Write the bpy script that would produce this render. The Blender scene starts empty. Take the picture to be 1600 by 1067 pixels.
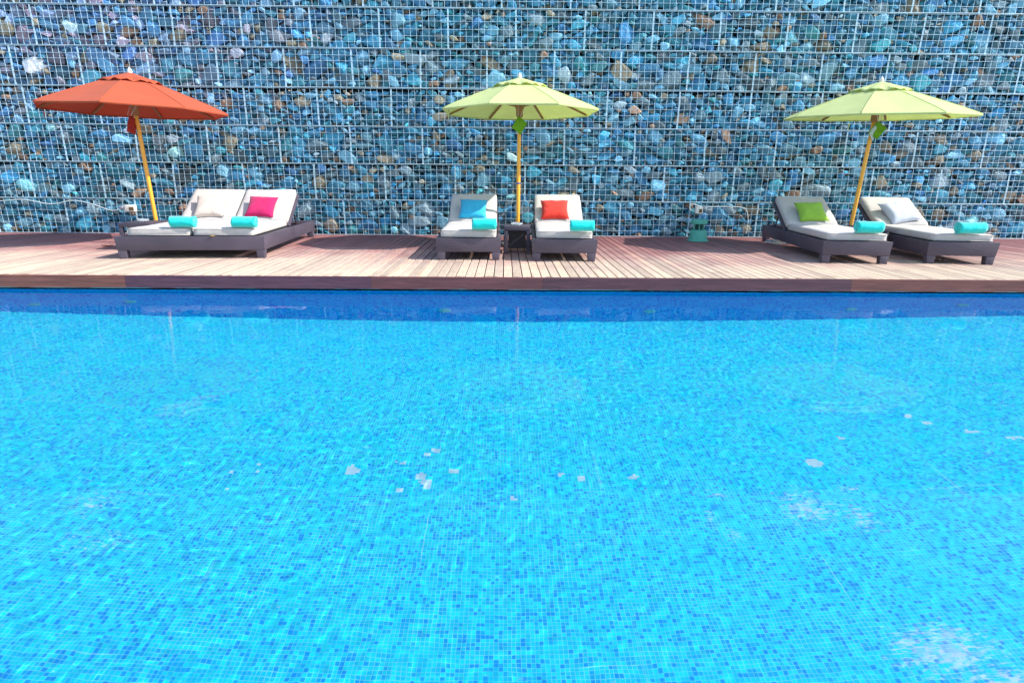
import bpy, bmesh, math, random
import numpy as np
from mathutils import Vector, Matrix, noise as mnoise

rng = np.random.default_rng(11)
random.seed(5)
R = math.radians
sc = bpy.context.scene
COL = sc.collection

# ------------------------------------------------------------------ helpers
def lin(r, g, b):
    f = lambda c: (c / 255 / 12.92) if c / 255 <= .04045 else ((c / 255 + .055) / 1.055) ** 2.4
    return (f(r), f(g), f(b), 1)

def tag(o, label=None, cat=None, group=None, kind=None):
    if label: o['label'] = label
    if cat: o['category'] = cat
    if group: o['group'] = group
    if kind: o['kind'] = kind
    return o

def empty(name, loc=(0, 0, 0), rz=0.0):
    o = bpy.data.objects.new(name, None)
    COL.objects.link(o)
    o.location = loc
    o.rotation_euler = (0, 0, rz)
    o.empty_display_size = .1
    return o

def np_obj(name, V, F, mat, parent=None, smooth=False, color=None, k=None):
    """V (n,3), F (m,k) index array of k-gons -> one mesh object."""
    V = np.asarray(V, dtype=np.float32)
    F = np.asarray(F, dtype=np.int32)
    k = F.shape[1]
    me = bpy.data.meshes.new(name)
    me.vertices.add(len(V))
    me.vertices.foreach_set('co', V.ravel())
    me.loops.add(F.size)
    me.loops.foreach_set('vertex_index', F.ravel())
    me.polygons.add(len(F))
    me.polygons.foreach_set('loop_start', np.arange(0, F.size, k, dtype=np.int32))
    me.polygons.foreach_set('loop_total', np.full(len(F), k, dtype=np.int32))
    me.update(calc_edges=True)
    me.polygons.foreach_set('use_smooth', np.full(len(F), smooth))
    if color is not None:
        a = me.color_attributes.new('tone', 'FLOAT_COLOR', 'POINT')
        a.data.foreach_set('color', np.asarray(color, dtype=np.float32).ravel())
    me.materials.append(mat)
    o = bpy.data.objects.new(name, me)
    COL.objects.link(o)
    if parent: o.parent = parent
    return o

def bm_obj(name, bm, mat, parent=None, smooth=False, angle=None):
    me = bpy.data.meshes.new(name)
    bmesh.ops.recalc_face_normals(bm, faces=bm.faces)
    bm.to_mesh(me)
    bm.free()
    me.materials.append(mat)
    if smooth:
        for p in me.polygons: p.use_smooth = True
        if angle is not None:
            me.set_sharp_from_angle(angle=R(angle))
    o = bpy.data.objects.new(name, me)
    COL.objects.link(o)
    if parent: o.parent = parent
    return o

def add_box(bm, x0, x1, y0, y1, z0, z1, bevel=0.0, M=None, taper=None):
    """taper: (dx, dy) inset of the bottom corners."""
    vs = []
    for z, t in ((z0, 1), (z1, 0)):
        dx, dy = (taper[0] * t, taper[1] * t) if taper else (0, 0)
        for x, y in ((x0 + dx, y0 + dy), (x1 - dx, y0 + dy), (x1 - dx, y1 - dy), (x0 + dx, y1 - dy)):
            p = Vector((x, y, z))
            if M: p = M @ p
            vs.append(bm.verts.new(p))
    fs = [bm.faces.new([vs[i] for i in f]) for f in
          ((3, 2, 1, 0), (4, 5, 6, 7), (0, 1, 5, 4), (1, 2, 6, 5), (2, 3, 7, 6), (3, 0, 4, 7))]
    if bevel:
        es = list({e for f in fs for e in f.edges})
        bmesh.ops.bevel(bm, geom=es, offset=bevel, segments=2, profile=.6, affect='EDGES')
    return vs

def add_tube(bm, pts, rad, n=8, cap=True):
    pts = [Vector(p) for p in pts]
    if not hasattr(rad, '__len__'): rad = [rad] * len(pts)
    rings = []
    for i, p in enumerate(pts):
        a = pts[max(i - 1, 0)]; b = pts[min(i + 1, len(pts) - 1)]
        t = (b - a).normalized()
        u = t.cross(Vector((0, 0, 1)))
        if u.length < .01: u = Vector((1, 0, 0))
        u.normalize(); v = t.cross(u).normalized()
        rings.append([bm.verts.new(p + (u * math.cos(k * 2 * math.pi / n) + v * math.sin(k * 2 * math.pi / n)) * rad[i]) for k in range(n)])
    for a, b in zip(rings, rings[1:]):
        for k in range(n):
            bm.faces.new((a[k], a[(k + 1) % n], b[(k + 1) % n], b[k]))
    if cap:
        bm.faces.new(rings[0][::-1]); bm.faces.new(rings[-1])

def add_lathe(bm, prof, n=32, c=(0, 0, 0), wob=None):
    rings = []
    for r, z in prof:
        if r < 1e-5:
            rings.append([bm.verts.new((c[0], c[1], c[2] + z))])
        else:
            rings.append([bm.verts.new((c[0] + r * math.cos(k * 2 * math.pi / n), c[1] + r * math.sin(k * 2 * math.pi / n), c[2] + z)) for k in range(n)])
    for a, b in zip(rings, rings[1:]):
        for k in range(n):
            q = [a[k % len(a)], a[(k + 1) % len(a)], b[(k + 1) % len(b)], b[k % len(b)]]
            s = []
            for v in q:
                if v not in s: s.append(v)
            if len(s) > 2: bm.faces.new(s)

def rounded_slab(sx, sy, sz, rad, nx, ny, nz, puff=0.0, seed=0, wr=0.0):
    """soft cushion block; base at z=0, centred in x, from y=0 to sy. returns bm"""
    bm = bmesh.new()
    bmesh.ops.create_cube(bm, size=1)
    bm.free()
    bm = bmesh.new()
    vmap = {}
    def P(i, j, k):
        key = (i, j, k)
        if key in vmap: return vmap[key]
        x = -sx / 2 + sx * i / nx; y = sy * j / ny; z = sz * k / nz
        q = Vector((x, y, z))
        c = Vector((max(-sx / 2 + rad, min(sx / 2 - rad, x)), max(rad, min(sy - rad, y)), max(rad, min(sz - rad, z))))
        d = q - c
        if d.length > 1e-6: q = c + d.normalized() * rad * min(1.0, d.length / rad if d.length < rad else 1)
        u = (2 * x / sx); v = (2 * y / sy - 1)
        if k > nz / 2:
            q.z += puff * (1 - u * u) * (1 - v * v)
        if wr:
            n = mnoise.noise(Vector((x * 4 + seed * 7.3, y * 4, z * 3))) * wr + mnoise.noise(Vector((x * 11 + seed, y * 11, z * 9 + 4))) * wr * .5
            if k > 0: q.z += n
            q.x += n * .6 * abs(u) ** 3; q.y += n * .6 * abs(v) ** 3
        vmap[key] = bm.verts.new(q)
        return vmap[key]
    def quad(a, b, c, d): bm.faces.new((a, b, c, d))
    for i in range(nx):
        for j in range(ny):
            quad(P(i, j, nz), P(i + 1, j, nz), P(i + 1, j + 1, nz), P(i, j + 1, nz))
            quad(P(i, j + 1, 0), P(i + 1, j + 1, 0), P(i + 1, j, 0), P(i, j, 0))
    for i in range(nx):
        for k in range(nz):
            quad(P(i, 0, k), P(i + 1, 0, k), P(i + 1, 0, k + 1), P(i, 0, k + 1))
            quad(P(i + 1, ny, k), P(i, ny, k), P(i, ny, k + 1), P(i + 1, ny, k + 1))
    for j in range(ny):
        for k in range(nz):
            quad(P(0, j + 1, k), P(0, j, k), P(0, j, k + 1), P(0, j + 1, k + 1))
            quad(P(nx, j, k), P(nx, j + 1, k), P(nx, j + 1, k + 1), P(nx, j, k + 1))
    return bm

# ------------------------------------------------------------------ materials
class NT:
    def __init__(s, name):
        s.m = bpy.data.materials.new(name); s.m.use_nodes = True
        s.t = s.m.node_tree; s.t.nodes.clear()
        s.out = s.n('ShaderNodeOutputMaterial')
    def n(s, typ, **kw):
        nd = s.t.nodes.new(typ)
        for k, v in kw.items():
            if k.startswith('_'): setattr(nd, k[1:], v)
        return nd
    def l(s, a, b): s.t.links.new(a, b)
    def put(s, sock, v):
        if v is None: return
        if isinstance(v, bpy.types.NodeSocket): s.l(v, sock)
        else: sock.default_value = v
    def math(s, op, a, b=None, c=None, clamp=False):
        nd = s.n('ShaderNodeMath', _operation=op, _use_clamp=clamp)
        s.put(nd.inputs[0], a); s.put(nd.inputs[1], b); s.put(nd.inputs[2], c)
        return nd.outputs[0]
    def vm(s, op, a, b=None, out=0):
        nd = s.n('ShaderNodeVectorMath', _operation=op)
        s.put(nd.inputs[0], a); s.put(nd.inputs[1], b)
        return nd.outputs[out]
    def mix(s, f, a, b, mode='MIX'):
        nd = s.n('ShaderNodeMix', _data_type='RGBA', _blend_type=mode)
        s.put(nd.inputs[0], f); s.put(nd.inputs[6], a); s.put(nd.inputs[7], b)
        return nd.outputs[2]
    def noise(s, vec, scale, detail=3, rough=.55, dist=0):
        nd = s.n('ShaderNodeTexNoise')
        s.put(nd.inputs['Vector'], vec)
        nd.inputs['Scale'].default_value = scale; nd.inputs['Detail'].default_value = detail
        nd.inputs['Roughness'].default_value = rough; nd.inputs['Distortion'].default_value = dist
        return nd.outputs['Fac']
    def ramp(s, fac, stops, interp='LINEAR'):
        nd = s.n('ShaderNodeValToRGB'); nd.color_ramp.interpolation = interp
        e = nd.color_ramp.elements
        while len(e) < len(stops): e.new(.5)
        for i, (p, c) in enumerate(stops):
            e[i].position = p; e[i].color = c if hasattr(c, '__len__') else (c, c, c, 1)
        s.put(nd.inputs[0], fac)
        return nd.outputs[0]
    def pos(s): return s.n('ShaderNodeNewGeometry').outputs['Position']
    def obj(s): return s.n('ShaderNodeTexCoord').outputs['Object']
    def sep(s, v):
        nd = s.n('ShaderNodeSeparateXYZ'); s.put(nd.inputs[0], v); return nd.outputs
    def comb(s, x, y, z):
        nd = s.n('ShaderNodeCombineXYZ'); s.put(nd.inputs[0], x); s.put(nd.inputs[1], y); s.put(nd.inputs[2], z); return nd.outputs[0]
    def bump(s, h, strength=.3, dist=.01):
        nd = s.n('ShaderNodeBump'); nd.inputs['Strength'].default_value = strength; nd.inputs['Distance'].default_value = dist
        s.put(nd.inputs['Height'], h); return nd.outputs[0]
    def pbsdf(s, col, rough=.6, normal=None, metal=0, spec=.5, **kw):
        b = s.n('ShaderNodeBsdfPrincipled')
        s.put(b.inputs['Base Color'], col); s.put(b.inputs['Roughness'], rough)
        s.put(b.inputs['Metallic'], metal); s.put(b.inputs['Specular IOR Level'], spec)
        if normal is not None: s.l(normal, b.inputs['Normal'])
        for k, v in kw.items(): s.put(b.inputs[k.replace('_', ' ')], v)
        s.l(b.outputs[0], s.out.inputs[0])
        return b

def simple(name, col, rough=.6, spec=.4, metal=0, var=.12, vscale=8, bscale=0, bstr=.2, bdist=.003, sheen=0):
    t = NT(name)
    v = t.noise(t.obj(), vscale, 4)
    k = t.ramp(v, [(.25, 1 - var), (.75, 1 + var)])
    c = t.mix(1.0, col, k, 'MULTIPLY')
    nrm = t.bump(t.noise(t.obj(), bscale, 3), bstr, bdist) if bscale else None
    t.pbsdf(c, rough, nrm, metal, spec, **({'Sheen_Weight': sheen} if sheen else {}))
    return t.m

M = {}
# stones: one colour per stone in the 'tone' attribute, mineral mottling on top
t = NT('slate_stone')
a = t.n('ShaderNodeAttribute', _attribute_name='tone')
n1 = t.noise(t.pos(), 9, 6, .65)
n2 = t.noise(t.pos(), 40, 4, .6)
k = t.ramp(n1, [(.3, .82), (.7, 1.2)])
c = t.mix(1, a.outputs['Color'], k, 'MULTIPLY')
c = t.mix(t.ramp(n2, [(.60, 0), (.75, .22)]), c, (.42, .60, .68, 1))
t.pbsdf(c, .62, t.bump(n2, .45, .008), 0, .5)
M['stone'] = t.m

def mk_dark(name, col, r=.9): return simple(name, col, r, .2, 0, .3, 6)
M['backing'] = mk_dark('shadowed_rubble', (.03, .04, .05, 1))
M['wire'] = simple('galvanised_wire', (.54, .76, .88, 1), .4, .5, .1, .18, 3)
M['bracket'] = simple('galvanised_lip', (.42, .50, .58, 1), .45, .5, .3, .3, 5)

# deck boards, bleached toward the pool and red brown toward the wall
t = NT('hardwood_deck')
P = t.pos(); s = t.sep(P)
isl = t.n('ShaderNodeNewGeometry').outputs['Random Per Island']
wn = t.n('ShaderNodeTexWhiteNoise', _noise_dimensions='1D'); t.l(isl, wn.inputs['W'])
grain = t.noise(t.vm('MULTIPLY', P, (60, 4, 20)), 1.0, 5, .6, .4)
patch = t.noise(t.vm('MULTIPLY', P, (1.0, 1.6, 1)), 1.1, 4, .6, .6)
yy = t.math('ADD', s[1], t.math('MULTIPLY', t.math('SUBTRACT', patch, .5), 2.6))
yy = t.math('ADD', yy, t.math('MULTIPLY', t.math('SUBTRACT', isl, .5), .35))
yy = t.math('ADD', yy, t.math('MULTIPLY', t.math('ABSOLUTE', t.math('SUBTRACT', s[0], 2.0)), -.055))
bl = t.math('DIVIDE', t.math('SUBTRACT', yy, 6.0), 3.6, clamp=True)
c = t.ramp(bl, [(0.0, (.58, .465, .345, 1)), (.25, (.52, .39, .31, 1)), (.42, (.43, .27, .235, 1)), (.64, (.31, .15, .145, 1)), (1, (.24, .10, .10, 1))])
c = t.mix(1, c, t.ramp(grain, [(.2, .72), (.8, 1.22)]), 'MULTIPLY')
c = t.mix(.55, c, t.ramp(wn.outputs['Value'], [(0, (.62, .58, .60, 1)), (.5, (1, 1, 1, 1)), (1, (1.3, 1.18, 1.08, 1))]), 'MULTIPLY')
st = t.noise(t.vm('MULTIPLY', P, (.8, 3.0, 1)), 4.5, 5, .7, 1.2)
c = t.mix(t.ramp(st, [(.60, 0), (.68, .55)]), c, (.17, .09, .075, 1))
edge = t.noise(t.vm('MULTIPLY', P, (3.5, 1, 1)), 2.2, 4, .7)
ed = t.math('MULTIPLY', t.math('LESS_THAN', s[1], 6.06), t.math('GREATER_THAN', edge, .55))
c = t.mix(t.math('MULTIPLY', ed, .6), c, (.2, .12, .09, 1))
wet = t.math('ADD', t.noise(t.vm('MULTIPLY', P, (1, 2.2, 1)), .9, 5, .65, .7), t.math('MULTIPLY', t.math('SUBTRACT', s[1], 6.0), -.22))
wf = t.ramp(wet, [(.56, 0), (.62, .38)])
c = t.mix(wf, c, (.24, .14, .11, 1))
t.pbsdf(c, t.ramp(grain, [(.2, .5), (.8, .75)]), t.bump(grain, .35, .004), 0, .35)
M['deck'] = t.m
M['deck_under'] = mk_dark('deck_joists', (.02, .015, .013, 1))

t = NT('stained_fascia')
P = t.pos()
isl = t.n('ShaderNodeNewGeometry').outputs['Random Per Island']
g = t.noise(t.vm('MULTIPLY', P, (2.2, 8, 34)), 1.0, 6, .65, .8)
base = t.n('ShaderNodeAttribute', _attribute_name='tone').outputs['Color']
c = t.mix(1, base, t.ramp(g, [(.25, .55), (.75, 1.6)]), 'MULTIPLY')
sp = t.noise(t.vm('MULTIPLY', P, (6, 8, 20)), 2.0, 5, .7)
c = t.mix(t.ramp(sp, [(.66, 0), (.74, .35)]), c, (.35, .30, .33, 1))
t.pbsdf(c, .5, t.bump(g, .3, .004), 0, .4)
M['fascia'] = t.m

t = NT('wet_trim')
nn = t.noise(t.vm('MULTIPLY', t.pos(), (1.6, 1, 60)), 1.3, 5, .7)
c = t.mix(t.ramp(nn, [(.46, 0), (.56, 1)]), (.012, .03, .05, 1), (.03, .42, .52, 1))
t.pbsdf(c, .25, None, 0, .6)
M['trim'] = t.m
M['channel'] = mk_dark('overflow_channel', (.006, .008, .012, 1))

# mosaic
def mosaic(name, mode, marks=False, deep=False):
    t = NT(name)
    s = t.sep(t.pos())
    u, v = {'floor': (s[0], s[1]), 'front': (s[0], s[2]), 'side': (s[1], s[2])}[mode]
    T = .0195
    uu = t.math('DIVIDE', u, T); vv = t.math('DIVIDE', v, T)
    fu = t.math('FLOOR', uu); fv = t.math('FLOOR', vv)
    ru = t.math('FRACT', uu); rv = t.math('FRACT', vv)
    cell = t.comb(fu, fv, 0)
    wn = t.n('ShaderNodeTexWhiteNoise', _noise_dimensions='2D'); t.l(cell, wn.inputs['Vector'])
    wn2 = t.n('ShaderNodeTexWhiteNoise', _noise_dimensions='2D'); t.l(t.vm('ADD', cell, (71.3, 19.1, 0)), wn2.inputs['Vector'])
    cl = t.noise(cell, .055, 3, .6)
    h = t.math('ADD', wn.outputs['Value'], t.math('MULTIPLY', t.math('SUBTRACT', cl, .5), .55))
    dk, md, lt, lt2 = (0.0, .42, .98, 1), (0.0, .56, 1, 1), (.0, .74, 1, 1), (.0, .88, 1, 1)
    if deep: dk, md, lt, lt2 = (0, .17, .8, 1), (0, .26, .95, 1), (0, .40, 1, 1), (0, .53, 1, 1)  # darker copy of the tiles, shade painted into the wall colour
    c = t.ramp(h, [(0, dk), (.10, md), (.25, lt), (.62, lt2)], 'CONSTANT')
    c = t.mix(.25, c, t.ramp(wn2.outputs['Value'], [(0, .7), (1, 1.12)]), 'MULTIPLY')
    # grout, with wide joints between sheets
    gw = .075
    def near(f, w):
        return t.math('MAXIMUM', t.math('LESS_THAN', f, w), t.math('GREATER_THAN', f, 1 - w))
    g = t.math('MAXIMUM', near(ru, gw), near(rv, gw))
    gn = t.noise(cell, .09, 3, .6)
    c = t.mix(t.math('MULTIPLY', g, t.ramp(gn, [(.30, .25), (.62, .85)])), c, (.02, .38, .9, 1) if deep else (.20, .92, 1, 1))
    if mode == 'floor':
        def joint(w, period, off, half):
            f = t.math('FRACT', t.math('DIVIDE', t.math('ADD', w, off), period))
            return near(f, half / period)
        # sheet joints
        j = t.math('MAXIMUM', joint(u, .328 * 3, .41, .0028), joint(v, .328 * 3, .02, .0022))
        jn = t.noise(t.pos(), 1.4, 3, .6)
        c = t.mix(t.math('MULTIPLY', j, t.ramp(jn, [(.52, 0), (.64, .55)])), c, (.45, .93, .97, 1))
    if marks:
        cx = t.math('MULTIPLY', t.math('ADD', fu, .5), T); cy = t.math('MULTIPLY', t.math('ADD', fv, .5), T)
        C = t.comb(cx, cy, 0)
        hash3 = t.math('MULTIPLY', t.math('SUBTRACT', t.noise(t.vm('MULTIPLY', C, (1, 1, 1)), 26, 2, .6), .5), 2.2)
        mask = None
        for (x, y, rx, ry, soft) in MARKS:  # white reflections off the water, painted into whole tiles
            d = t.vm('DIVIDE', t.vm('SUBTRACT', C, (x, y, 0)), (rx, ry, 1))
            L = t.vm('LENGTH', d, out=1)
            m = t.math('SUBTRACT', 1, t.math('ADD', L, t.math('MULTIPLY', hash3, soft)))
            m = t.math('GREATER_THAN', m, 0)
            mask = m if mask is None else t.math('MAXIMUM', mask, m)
        # scattered single pale tiles
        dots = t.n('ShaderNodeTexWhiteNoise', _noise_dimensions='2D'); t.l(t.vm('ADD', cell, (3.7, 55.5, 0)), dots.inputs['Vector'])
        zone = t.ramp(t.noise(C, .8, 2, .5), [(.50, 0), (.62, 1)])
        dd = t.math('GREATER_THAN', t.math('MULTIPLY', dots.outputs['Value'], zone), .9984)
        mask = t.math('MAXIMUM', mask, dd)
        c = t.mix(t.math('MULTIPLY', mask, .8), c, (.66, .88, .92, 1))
        # soft glare off the water surface, painted into the floor colour
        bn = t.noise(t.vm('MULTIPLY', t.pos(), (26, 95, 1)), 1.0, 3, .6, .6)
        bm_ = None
        for (x, y, rx, ry, k) in GLARE:
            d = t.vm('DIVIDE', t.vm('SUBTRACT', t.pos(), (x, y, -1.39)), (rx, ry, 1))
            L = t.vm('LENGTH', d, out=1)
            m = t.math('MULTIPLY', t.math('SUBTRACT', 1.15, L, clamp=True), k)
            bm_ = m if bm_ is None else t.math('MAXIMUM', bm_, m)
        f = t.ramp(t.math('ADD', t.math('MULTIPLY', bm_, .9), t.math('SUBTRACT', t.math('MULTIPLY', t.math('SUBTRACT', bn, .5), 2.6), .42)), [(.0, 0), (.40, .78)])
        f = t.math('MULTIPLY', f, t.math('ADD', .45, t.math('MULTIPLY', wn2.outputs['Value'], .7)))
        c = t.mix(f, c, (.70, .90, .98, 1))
    t.pbsdf(c, .3, None, 0, .3)
    return t.m
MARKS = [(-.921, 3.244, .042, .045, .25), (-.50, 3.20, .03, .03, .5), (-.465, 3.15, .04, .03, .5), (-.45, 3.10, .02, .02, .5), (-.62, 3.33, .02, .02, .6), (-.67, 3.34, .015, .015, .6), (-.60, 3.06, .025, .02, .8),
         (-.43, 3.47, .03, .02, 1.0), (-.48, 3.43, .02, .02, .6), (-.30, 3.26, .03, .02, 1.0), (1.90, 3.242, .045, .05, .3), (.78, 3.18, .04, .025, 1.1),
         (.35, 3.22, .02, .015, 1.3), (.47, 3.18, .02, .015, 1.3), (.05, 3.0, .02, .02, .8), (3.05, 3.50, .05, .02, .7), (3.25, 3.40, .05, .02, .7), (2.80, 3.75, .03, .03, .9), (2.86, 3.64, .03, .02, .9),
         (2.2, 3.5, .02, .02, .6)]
GLARE = [(1.66, 2.84, .20, .20, .8), (1.90, 2.74, .12, .16, .7), (1.98, 2.98, .12, .05, .6), (1.20, 2.66, .06, .06, .75), (1.12, 2.80, .04, .12, .6), (1.22, 2.98, .10, .04, .5), (1.78, 1.93, .28, .17, .95), (1.95, 1.74, .40, .12, 1.0), (2.2, 1.66, .3, .10, .9),
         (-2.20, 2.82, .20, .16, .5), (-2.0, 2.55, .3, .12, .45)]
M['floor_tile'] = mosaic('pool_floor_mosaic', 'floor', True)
M['wall_tile'] = mosaic('pool_wall_mosaic', 'front', False, True)
M['side_tile'] = mosaic('pool_side_mosaic', 'side')

t = NT('water')
g = t.n('ShaderNodeBsdfGlass'); g.inputs['IOR'].default_value = 1.333; g.inputs['Roughness'].default_value = 0
g.inputs['Color'].default_value = (1, 1, 1, 1)
rf = t.n('ShaderNodeBsdfRefraction'); rf.inputs['IOR'].default_value = 1.333; rf.inputs['Roughness'].default_value = 0
rf.inputs['Color'].default_value = (1, 1, 1, 1)
mx = t.n('ShaderNodeMixShader'); mx.inputs[0].default_value = .5
t.l(g.outputs[0], mx.inputs[1]); t.l(rf.outputs[0], mx.inputs[2]); t.l(mx.outputs[0], t.out.inputs[0])
M['water'] = t.m

# wicker: woven bands
def wicker(name, col):
    t = NT(name)
    o = t.obj(); s = t.sep(o)
    nrm = t.n('ShaderNodeNewGeometry').outputs['Normal']
    ua = t.math('ADD', s[0], s[1]); va = s[2]
    f = 2 * math.pi / .030
    w1 = t.math('SINE', t.math('MULTIPLY', t.math('ADD', ua, t.math('MULTIPLY', va, 1.0)), f))
    w2 = t.math('SINE', t.math('MULTIPLY', va, 2 * math.pi / .016))
    w = t.math('ADD', t.math('MULTIPLY', t.math('MULTIPLY', w1, w2), .5), .5)
    c = t.mix(1, col, t.ramp(w, [(.1, .55), (.9, 1.35)]), 'MULTIPLY')
    c = t.mix(1, c, t.ramp(t.noise(o, 3, 5, .6), [(.3, .8), (.7, 1.25)]), 'MULTIPLY')
    t.pbsdf(c, .5, t.bump(w, .5, .004), 0, .45)
    return t.m
M['wicker'] = wicker('dark_wicker', (.082, .066, .092, 1))
M['wicker_table'] = wicker('table_wicker', (.066, .055, .078, 1))
M['rail'] = simple('dark_resin', (.05, .045, .06, 1), .45, .4)

def fabric(name, col, rough=.85, transl=0.0, wscale=260, var=.05, sheen=.15, b=.4):
    t = NT(name)
    o = t.obj()
    v = t.noise(o, 5, 4)
    c = t.mix(1, col, t.ramp(v, [(.3, 1 - var), (.7, 1 + var)]), 'MULTIPLY')
    big = t.noise(o, 7, 4, .55, .8)
    fine = t.noise(o, wscale, 2)
    nr = t.bump(t.math('ADD', t.math('MULTIPLY', big, 5), fine), b, .006)
    bs = t.pbsdf(c, rough, nr, 0, .2, Sheen_Weight=sheen)
    if transl:
        tr = t.n('ShaderNodeBsdfTranslucent'); t.put(tr.inputs[0], c)
        mx = t.n('ShaderNodeMixShader'); mx.inputs[0].default_value = transl
        t.l(bs.outputs[0], mx.inputs[1]); t.l(tr.outputs[0], mx.inputs[2]); t.l(mx.outputs[0], t.out.inputs[0])
    return t.m
M['mattress'] = fabric('cream_mattress', (.50, .465, .435, 1), var=.06)
M['towel'] = fabric('turquoise_towel', (.0, .62, .58, 1), .95, 0, 180, .08, .5, .6)
for k, c in dict(cream=(.56, .48, .41, 1), magenta=(.46, .012, .10, 1), cyan=(.03, .40, .62, 1), red=(.62, .035, .022, 1), green=(.27, .48, .05, 1), grey=(.50, .53, .60, 1)).items():
    M['pillow_' + k] = fabric(k + '_pillow', c)
M['canopy_red'] = fabric('terracotta_canopy', (.62, .14, .065, 1), .8, .42, 300, .04, .1, .15)
M['canopy_green'] = fabric('lime_canopy', (.74, .82, .40, 1), .8, .46, 300, .04, .1, .15)
M['flap_red'] = fabric('red_flap', (.42, .04, .03, 1), .8, .2)
M['flap_green'] = fabric('green_flap', (.16, .38, .02, 1), .8, .2)
M['flap_white'] = fabric('white_flap', (.55, .68, .78, 1), .6, .3)
t = NT('oiled_pole_wood')
gr = t.noise(t.vm('MULTIPLY', t.obj(), (40, 40, 3)), 1, 4, .6, .5)
t.pbsdf(t.mix(gr, (.72, .30, .02, 1), (.88, .46, .05, 1)), .35, None, 0, .5)
M['pole'] = t.m
M['rib'] = simple('rib_wood', (.34, .16, .05, 1), .5, .4, 0, .2, 12)
M['finial'] = simple('pale_finial', (.78, .70, .60, 1), .5)
M['cord'] = simple('pale_cord', (.6, .6, .58, 1), .7)
M['band'] = simple('blue_band', (.02, .08, .4, 1), .5)
M['base'] = simple('stone_base', (.10, .10, .11, 1), .8, .3, 0, .2, 20, 30)
M['speaker'] = simple('green_plastic', (.09, .40, .30, 1), .5, .4, 0, .18, 7)
M['speaker_dark'] = simple('dark_grille', (.012, .06, .05, 1), .7)
M['box'] = simple('cream_plastic', (.9, .84, .72, 1), .45, .4, 0, .06)
M['socket'] = simple('brown_socket', (.16, .09, .035, 1), .5)
M['grey_plug'] = simple('grey_plug', (.45, .45, .47, 1), .5)
M['cable'] = simple('grey_cable', (.55, .62, .62, 1), .5)
M['leaf'] = simple('dry_leaf', (.18, .045, .02, 1), .6)
M['petal'] = simple('yellow_petal', (.80, .50, .03, 1), .6)
M['paving'] = simple('paving', (.38, .35, .31, 1), .8, .3, 0, .2, 1.5, 40)
M['concrete'] = simple('concrete', (.30, .30, .29, 1), .85, .3, 0, .2, 2, 30)
t = NT('clear_glass')
g = t.n('ShaderNodeBsdfPrincipled'); g.inputs['Base Color'].default_value = (.9, .96, 1, 1); g.inputs['Roughness'].default_value = .05
g.inputs['Transmission Weight'].default_value = .75; g.inputs['IOR'].default_value = 1.45
t.l(g.outputs[0], t.out.inputs[0]); M['glass'] = t.m

# ------------------------------------------------------------------ camera, light, sky
cam = bpy.data.cameras.new('camera'); co = bpy.data.objects.new('camera', cam); COL.objects.link(co)
cam.sensor_width = 36; cam.lens = 920 / 1600 * 36; cam.clip_end = 2000; cam.clip_start = .05
co.matrix_world = Matrix.Translation((0, 0, 1.0)) @ Matrix.Rotation(-R(.79), 4, 'Z') @ Matrix.Rotation(R(90 - 15.7), 4, 'X') @ Matrix.Rotation(R(.43), 4, 'Z')
sc.camera = co

SUN_EL, SUN_AZ = 39.0, -10.0        # azimuth: degrees from +X toward +Y
sd = Vector((math.cos(R(SUN_EL)) * math.cos(R(SUN_AZ)), math.cos(R(SUN_EL)) * math.sin(R(SUN_AZ)), math.sin(R(SUN_EL))))
sun = bpy.data.lights.new('sun', 'SUN'); so = bpy.data.objects.new('sun', sun); COL.objects.link(so)
sun.energy = 3.3; sun.angle = R(.5); sun.color = (1, .955, .88)
so.rotation_euler = sd.to_track_quat('Z', 'Y').to_euler()
so.location = (8, 0, 12)
sun.cycles.is_caustics_light = True
w = bpy.data.worlds.new('World'); sc.world = w; w.use_nodes = True
nt = w.node_tree; bg = nt.nodes['Background']
sky = nt.nodes.new('ShaderNodeTexSky'); sky.sky_type = 'NISHITA'; sky.sun_disc = False
sky.sun_elevation = R(SUN_EL); sky.sun_rotation = R(90 - SUN_AZ); sky.air_density = 1.0; sky.dust_density = .7; sky.ozone_density = 1.0
nt.links.new(sky.outputs[0], bg.inputs[0]); bg.inputs[1].default_value = .15
sc.view_settings.view_transform = 'Standard'; sc.view_settings.look = 'None'; sc.view_settings.exposure = 1.17
sc.view_settings.gamma = 1
cy = sc.cycles
cy.use_denoising = True; cy.caustics_refractive = True; cy.caustics_reflective = False
cy.max_bounces = 8; cy.transmission_bounces = 6; cy.diffuse_bounces = 3; cy.glossy_bounces = 3; cy.transparent_max_bounces = 8
cy.sample_clamp_indirect = 6
cy.use_adaptive_sampling = True; cy.adaptive_threshold = .01

# ------------------------------------------------------------------ setting: pool, deck, ground
WX, Y0, Y1, WZ, FZ = 14.0, .25, 6.03, -.16, -1.39
def sheet(name, corners, mat):
    o = np_obj(name, corners, [[0, 1, 2, 3]], mat); tag(o, kind='structure'); return o
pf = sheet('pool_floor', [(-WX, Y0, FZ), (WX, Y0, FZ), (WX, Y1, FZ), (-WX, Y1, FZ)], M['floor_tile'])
pw = sheet('pool_wall', [(-WX, Y1, FZ), (WX, Y1, FZ), (WX, Y1, -.157), (-WX, Y1, -.157)], M['wall_tile'])
pl = sheet('pool_wall', [(-WX, Y0, FZ), (-WX, Y1, FZ), (-WX, Y1, -.08), (-WX, Y0, -.08)], M['side_tile'])
pr = sheet('pool_wall', [(WX, Y1, FZ), (WX, Y0, FZ), (WX, Y0, -.08), (WX, Y1, -.08)], M['side_tile'])
pn = sheet('pool_wall', [(WX, Y0, FZ), (-WX, Y0, FZ), (-WX, Y0, -.08), (WX, Y0, -.08)], M['wall_tile'])
for o in (pf, pw, pl, pr, pn): o.cycles.is_caustics_receiver = True

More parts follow.
